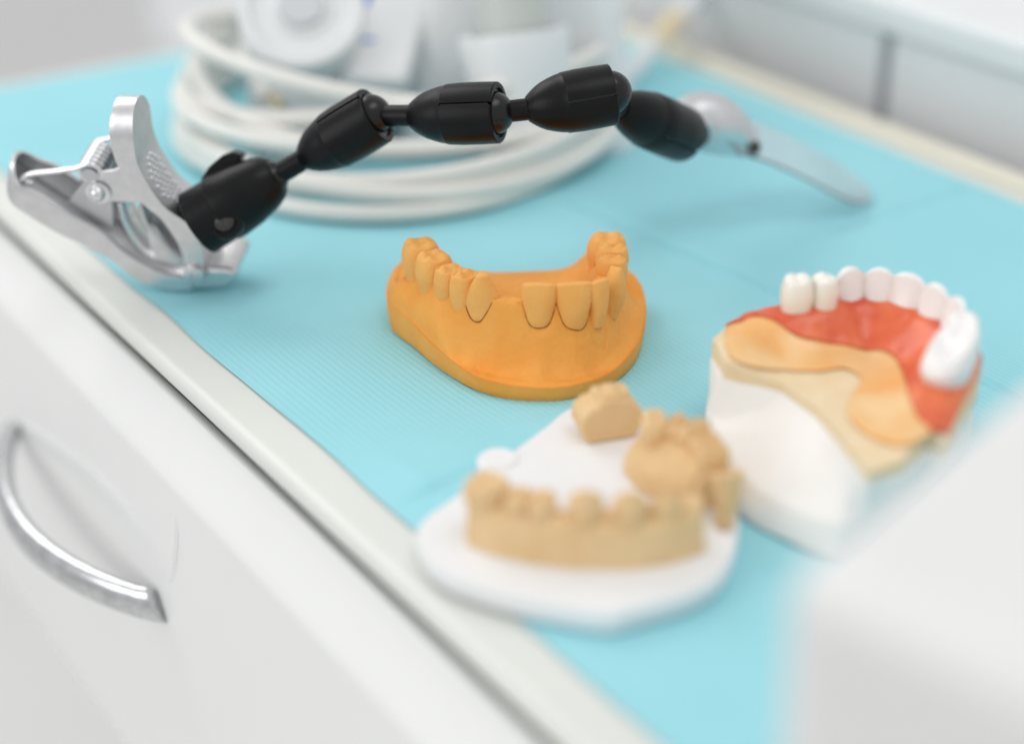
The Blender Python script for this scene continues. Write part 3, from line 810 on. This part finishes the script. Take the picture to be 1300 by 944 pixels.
for i, (a, b) in enumerate(PT):
    segs.append(seg(Pd(*a), Pd(*b), [8.7, 8.7, 8.7, 8.6][i], roll=[4, 9, 12, 20][i]))
for i in range(3):
    p0 = Pd(*PT[i][1]); p1 = Pd(*PT[i+1][0]); ax = (Pd(*PT[i][1]) - Pd(*PT[i][0])).normalized()
    neck(p0 - ax * .5, p1, 3.1, 6.2, segs[i])
# first block on the clip
b0_, b1_ = Pd(250, 284, 489), Pd(352, 222, 485)
ax = (b1_ - b0_).normalized(); L = (b1_ - b0_).length
toC = (EYE - b0_).normalized(); upb = (toC.cross(ax)).normalized(); 
if upb.z < 0: upb = -upb
fr_ = ax.cross(upb); 
if fr_.dot(toC) < 0: fr_ = -fr_
blk = MB().lathe(b0_, ax, [(0, 0), (0, 9.6), (.5, 10.0), (8.2, 9.8), (8.8, 10.2), (11, 10.3), (L*.62, 9.7), (L*.84, 8.2), (L*.95, 6.8), (L*1.0, 5.4), (L*1.0, 4.4), (L*.9, 3.8)], 48, ref=upb)
jb = blk.build('joint_block', M['black'], arm, smooth=30)
# clamp wing above the block
c = b0_ + ax * (L*.47)
wing = [(-7, 8.6), (-4.5, 10.6), (-1, 12.2), (4.2, 13.0), (7.2, 12.4), (9.4, 10.2), (8.2, 9.2), (6.6, 7.8), (4.2, 6.0), (-6, 5)]
MB().prism([c + ax * a + upb * b + fr_ * 1 for a, b in wing], fr_ * -7).build('wing', M['black'], jb, bevel=.7, smooth=50)
# cheek with the screw
sp0 = Pd(302, 271, 488); 
ck = b0_ + ax * (L * .34) - upb * 3.2
MB().lathe(ck + fr_ * 5.0, fr_, [(0, 0), (0, 6.2), (3.0, 5.8), (3.9, 5.2), (3.9, 3.9), (3.3, 3.8), (3.3, 0)], 28, ref=upb).build('screw_boss', M['black'], jb, smooth=35)
sc_ = MB().lathe(ck + fr_ * 8.0, fr_, [(0, 0), (0, 3.5), (.9, 3.3), (1.5, 2.6), (1.8, 1.4), (1.85, 0)], 24, ref=upb).build('screw', M['screw'], jb, smooth=60)
for q in (0.4, 0.4 + pi/2):
    d = ax * cos(q) + upb * sin(q); e = ax * -sin(q) + upb * cos(q)
    MB().box(ck + fr_ * 9.45 - d * 1.6 - e * .3, d * 3.2, e * .6, fr_ * .45).build('slot', M['dark'], sc_)
neck(b1_ - ax * 1.0, Pd(*PT[0][0]), 3.2, 5.2, jb)

# far end: silver holder with a thin clear blade slanting down to the paper
hold = catmull([Pd(866, 158, 520), Pd(886, 152, 524), Pd(910, 160, 528), Pd(935, 174, 532), Pd(950, 184, 534)], 6)
hr = [lerp(7.5, 9.5, sm(i / 10)) if i < 10 else lerp(9.5, 5.0, sm((i - 10) / 14)) for i in range(len(hold))]
MB().tube(hold, hr, 28).build('blade_holder', M['alu'], arm, smooth=50, bevel=1.2)
MB().ball(Pd(954, 187, 531), 3.0, 16, 10).build('clamp_knob', M['screw'], arm)
tip = P(1096, 250, 4.5); bs = Pd(940, 178, 534); dl = (tip - bs).normalized()
sdw = V((-dl.y, dl.x, 0)).normalized(); sdw = (sdw + Z * .35).normalized(); bn = dl.cross(sdw).normalized()
bl = catmull([Pl(u, v, bs, bn) for u, v in [(915, 140), (960, 158), (1010, 180), (1060, 208), (1095, 234), (1106, 252), (1096, 260), (1070, 254), (1020, 228), (975, 208), (935, 196)]], 4)
MB().prism(bl, bn * 1.0).build('blade', M['clear'], arm, bevel=.3, smooth=50)
e0 = Pd(*PT[3][1]); e1 = Pd(880, 168, 520)
neck(e0 - (e1 - e0).normalized() * 1, e1, 5.4, 6.6, segs[3])

# ================================================================== COILED CABLE and DEVICE behind
cable_c = P(470, 178, 0); 
cx, cy = -42, 168
pts = []
turns = 7
for i in range(turns * 72 + 28):
    t = i / 72; q = 2*pi*t - pi*.75
    k = int(t); wob = noise.noise(V((t * 1.3, 0, 1))) * 9
    rx = 84 - 1.2 * t + wob * .8 - 4 * exp(-t); ry = 90 - 4.6 * t + noise.noise(V((t * 1.2, 3, 1))) * 11
    zc = 4.0 + 4.6 * t + lerp(2.6, 9.0, sm((t - 3.5) / 2.5)) * sin(q + 2.4 * t) * min(1, t) + 1.5 * sin(q) * min(t, 3) + 5 * noise.noise(V((t * 1.9, 7, 2))) * min(1, t)
    pts.append(V((cx + rx * cos(q) + 10 * noise.noise(V((t * .8, 9, 4))), cy + ry * sin(q) + 9 * noise.noise(V((t * .7, 4, 8))), max(3.6, zc))))
end = pts[-1]
pts += catmull([end, V((46, 190, 54)), V((50, 212, 72)), V((46, 236, 90)), V((30, 258, 92)), V((5, 262, 70))], 14)[1:]
o = MB().tube(pts, 2.9, 14).build('coiled_cable', M['cable'])
tag(o, 'thick cream white cable wound in a stack of loops on the blue paper', 'cable')
# body of the device standing inside the loops
dv = thing('dental_device', 'white plastic dental device with a blue stripe, standing inside the coiled cable', 'dental device', (-5, 175, 0))
def rbox(c, sx, sy, z0, z1, top=.85, r=12, n=10):
    rows = []
    for z, s in [(z0, 1), (lerp(z0, z1, .4), lerp(1, top, .4)), (z1 - 6, lerp(1, top, .93)), (z1 - 1.5, top * .97), (z1, top * .9)]:
        rr = []
        for qx, qy, a in ((1, 1, 0), (-1, 1, pi/2), (-1, -1, pi), (1, -1, 1.5*pi)):
            for k in range(n + 1):
                th = a + pi/2 * k / n
                rr.append(V((c[0] + (qx * (sx/2 - r) + r * cos(th)) * s, c[1] + (qy * (sy/2 - r) + r * sin(th)) * s, z)))
        rows.append(rr)
    mb = MB().grid(rows, closed_v=True); m = len(rows[0]); e = len(mb.v) - m
    mb.f.append(tuple(range(e, e + m))); return mb
rbox((2, 182), 88, 74, 1.0, 66, .8).build('body', M['white_plastic'], dv, smooth=50)
rbox((-72, 174), 50, 80, 1.0, 46, .92, r=20).build('side_body', M['white_plastic'], dv, smooth=50)
# dial ring on the left shoulder
dp = Pd(383, 12, 574)
axd = (EYE - dp).normalized() * .8 + Z * .4
MB().lathe(dp, axd, [(-14, 0), (-14, 22), (0, 22), (2, 21), (2.4, 18.5), (.5, 17), (.5, 11), (2, 10), (2, 0)], 40).build('dial', M['white_plastic'], dv, smooth=40)
MB().lathe(dp, axd, [(2.2, 0), (2.2, 8), (5, 7), (5, 0)], 30).build('dial_knob', M['greyplastic'], dv)
# slanted front panel with the blue stripe
pa = [Pd(u, v, d) for u, v, d in [(428, 100, 582), (516, 104, 582), (556, -30, 602), (474, -30, 602)]]
nn = (pa[1] - pa[0]).cross(pa[3] - pa[0]).normalized()
if nn.dot(EYE - pa[0]) < 0: nn = -nn
MB().prism(pa, -nn * 16).build('front_panel', M['white_plastic'], dv, bevel=3)
st = catmull([Pl(u, v, pa[0] + nn * .4, nn) for u, v in [(421, 60), (437, 46), (452, 24), (464, 0), (472, -20)]], 6)
rows = [[p - V((1.3, 0, 0)), p + V((1.3, 0, 0))] for p in st]
MB().grid(rows).build('blue_stripe', M['blue'], dv, solid=.5)
mk = [Pl(u, v, pa[0] + nn * .3, nn) for u, v in [(452, 49), (476, 49), (476, 53), (452, 53)]]
MB().prism(mk, nn * .25).build('blue_marking', M['blue'], dv)
# tube holder on the right
hp_ = Pd(652, 44, 578)
hax = V((-.12, .25, 1)).normalized()
MB().lathe(hp_ - hax * 42, hax, [(0, 0), (0, 15), (28, 18), (40, 19.5), (43, 19), (43, 15), (20, 13.5), (20, 0)], 40).build('holder', M['white_plastic'], dv, smooth=40)
MB().lathe(hp_ - hax * 10, hax, [(0, 0), (0, 11.5), (70, 13), (72, 12), (72, 0)], 32).build('tube', M['greygreen'], dv, smooth=40)
rbox((18, 222), 46, 50, 1.0, 74, .86, r=14).build('rear_body', M['white_plastic'], dv, smooth=50)

# plug lying on the loops
pg = thing('cable_plug', 'cream plug with a copper tip, hanging over the cable loops at left', 'plug', Pd(345, 110, 600))
a, b = Pd(318, 62, 612), Pd(348, 124, 592)
ax = (b - a).normalized(); L = (b - a).length
MB().lathe(a, ax, [(0, 0), (0, 5), (4, 6), (L*.7, 5.6), (L, 4.2), (L, 0)], 20).build('plug_body', M['cable'], pg, smooth=40)
MB().lathe(b, ax, [(0, 0), (0, 2), (6, 1.7), (6.5, 0)], 14).build('tip', M['brass'], pg)

# slim instrument at the back right, resting over the device edge
hpz = thing('handpiece', 'slim white and gold dental handpiece leaning at the back, right of the cable', 'handpiece', P(790, 100, 0))
q0 = P(782, 112, 3.5); q1 = Pd(898, -20, 740)
ax = (q1 - q0).normalized(); L = (q1 - q0).length
MB().lathe(q0, ax, [(0, 0), (0, 2.0), (8, 3.8), (L*.38, 4.4), (L*.38, 0)], 20).build('sleeve', M['white_plastic'], hpz, smooth=40)
MB().lathe(q0 + ax * (L*.38), ax, [(0.1, 0), (0.1, 4.6), (L*.26, 4.8), (L*.26, 0)], 20).build('grip', M['brass'], hpz, smooth=40)
MB().lathe(q0 + ax * (L*.64), ax, [(0.1, 0), (0.1, 4.3), (L*.36, 3.6), (L*.36, 0)], 20).build('tail', M['white_plastic'], hpz, smooth=40)

# ================================================================== WHITE BOX in the right foreground
k0 = Pd(1000, 706, 238)
e = V((.66, .75, 0)).normalized(); fn = V((.75, -.66, 0))
bx = thing('storage_case', 'large smooth white case with rounded edges, out of focus in the right foreground', 'case', V((k0.x, k0.y, 0)))
def crect(d, z):
    o = V((k0.x, k0.y, z)) + (e + fn) * d - e * 3
    return [o, o + e * (170 - 2*d), o + e * (170 - 2*d) + fn * (130 - 2*d), o + fn * (130 - 2*d)]
cb = MB().grid([crect(1.5, .9), crect(0, k0.z - .1), crect(40, k0.z + 1.5), crect(48, k0.z - 9)], closed_v=True)
cb.f.append((0, 1, 2, 3)); cb.f.append((12, 13, 14, 15))
cb.build('case_body', M['case'], bx, bevel=20, bseg=8)
# ================================================================== LIGHT
w = bpy.data.worlds.new('World'); sc.world = w; w.use_nodes = True
nt = w.node_tree; bg = nt.nodes['Background']
tc = nt.nodes.new('ShaderNodeTexCoord'); sx = nt.nodes.new('ShaderNodeSeparateXYZ'); rp = nt.nodes.new('ShaderNodeValToRGB')
mr = nt.nodes.new('ShaderNodeMapRange'); mr.inputs[1].default_value = -1; mr.inputs[2].default_value = 1
nt.links.new(tc.outputs['Generated'], sx.inputs[0]); nt.links.new(sx.outputs['Z'], mr.inputs[0]); nt.links.new(mr.outputs[0], rp.inputs['Fac'])
el = rp.color_ramp.elements
el[0].position = .3; el[0].color = (.72, .72, .73, 1); el[1].position = .95; el[1].color = (1, 1, 1, 1)
m_ = el.new(.55); m_.color = (.95, .96, .98, 1)
nt.links.new(rp.outputs['Color'], bg.inputs['Color']); bg.inputs['Strength'].default_value = .67
def area(name, loc, target, size, power, color=(1, 1, 1)):
    l = bpy.data.lights.new(name, 'AREA'); l.shape = 'RECTANGLE'; l.size, l.size_y = size; l.energy = power; l.color = color
    o = bpy.data.objects.new(name, l); col.objects.link(o); o.location = V(loc)
    o.rotation_euler = (V(target) - V(loc)).to_track_quat('-Z', 'Y').to_euler(); return o
area('window_light', (-.75, .75, 1.0), (0, 0, 0), (.9, .7), 5.4, (1, .98, .95))
area('ceiling_light', (.35, -.25, 1.3), (0, 0, 0), (.8, .5), 3.2, (1, 1, 1))

area('front_fill_light', (-1.15, -.75, .45), (-.1, 0, 0), (.9, .8), 4.6, (1, .99, .97))  # added fill lamp, brightens the drawer front from the left
# ================================================================== CAMERA
cam_d = bpy.data.cameras.new('Camera'); cam_o = bpy.data.objects.new('Camera', cam_d); col.objects.link(cam_o)
cam_o.location = EYE * S; cam_o.rotation_euler = (pi/2 - ELEV, 0, 0)
cam_d.sensor_width = 36; cam_d.lens = FPX / 1300 * 36; cam_d.shift_y = -45 / 1300
cam_d.clip_start = .01; cam_d.clip_end = 50
cam_d.dof.use_dof = True; cam_d.dof.focus_distance = .456; cam_d.dof.aperture_fstop = 3.0
sc.camera = cam_o
sc.view_settings.view_transform = 'Standard'; sc.view_settings.look = 'None'
sc.view_settings.exposure = .12; sc.view_settings.gamma = 1
sc.cycles.use_denoising = True
sc.cycles.max_bounces = 8
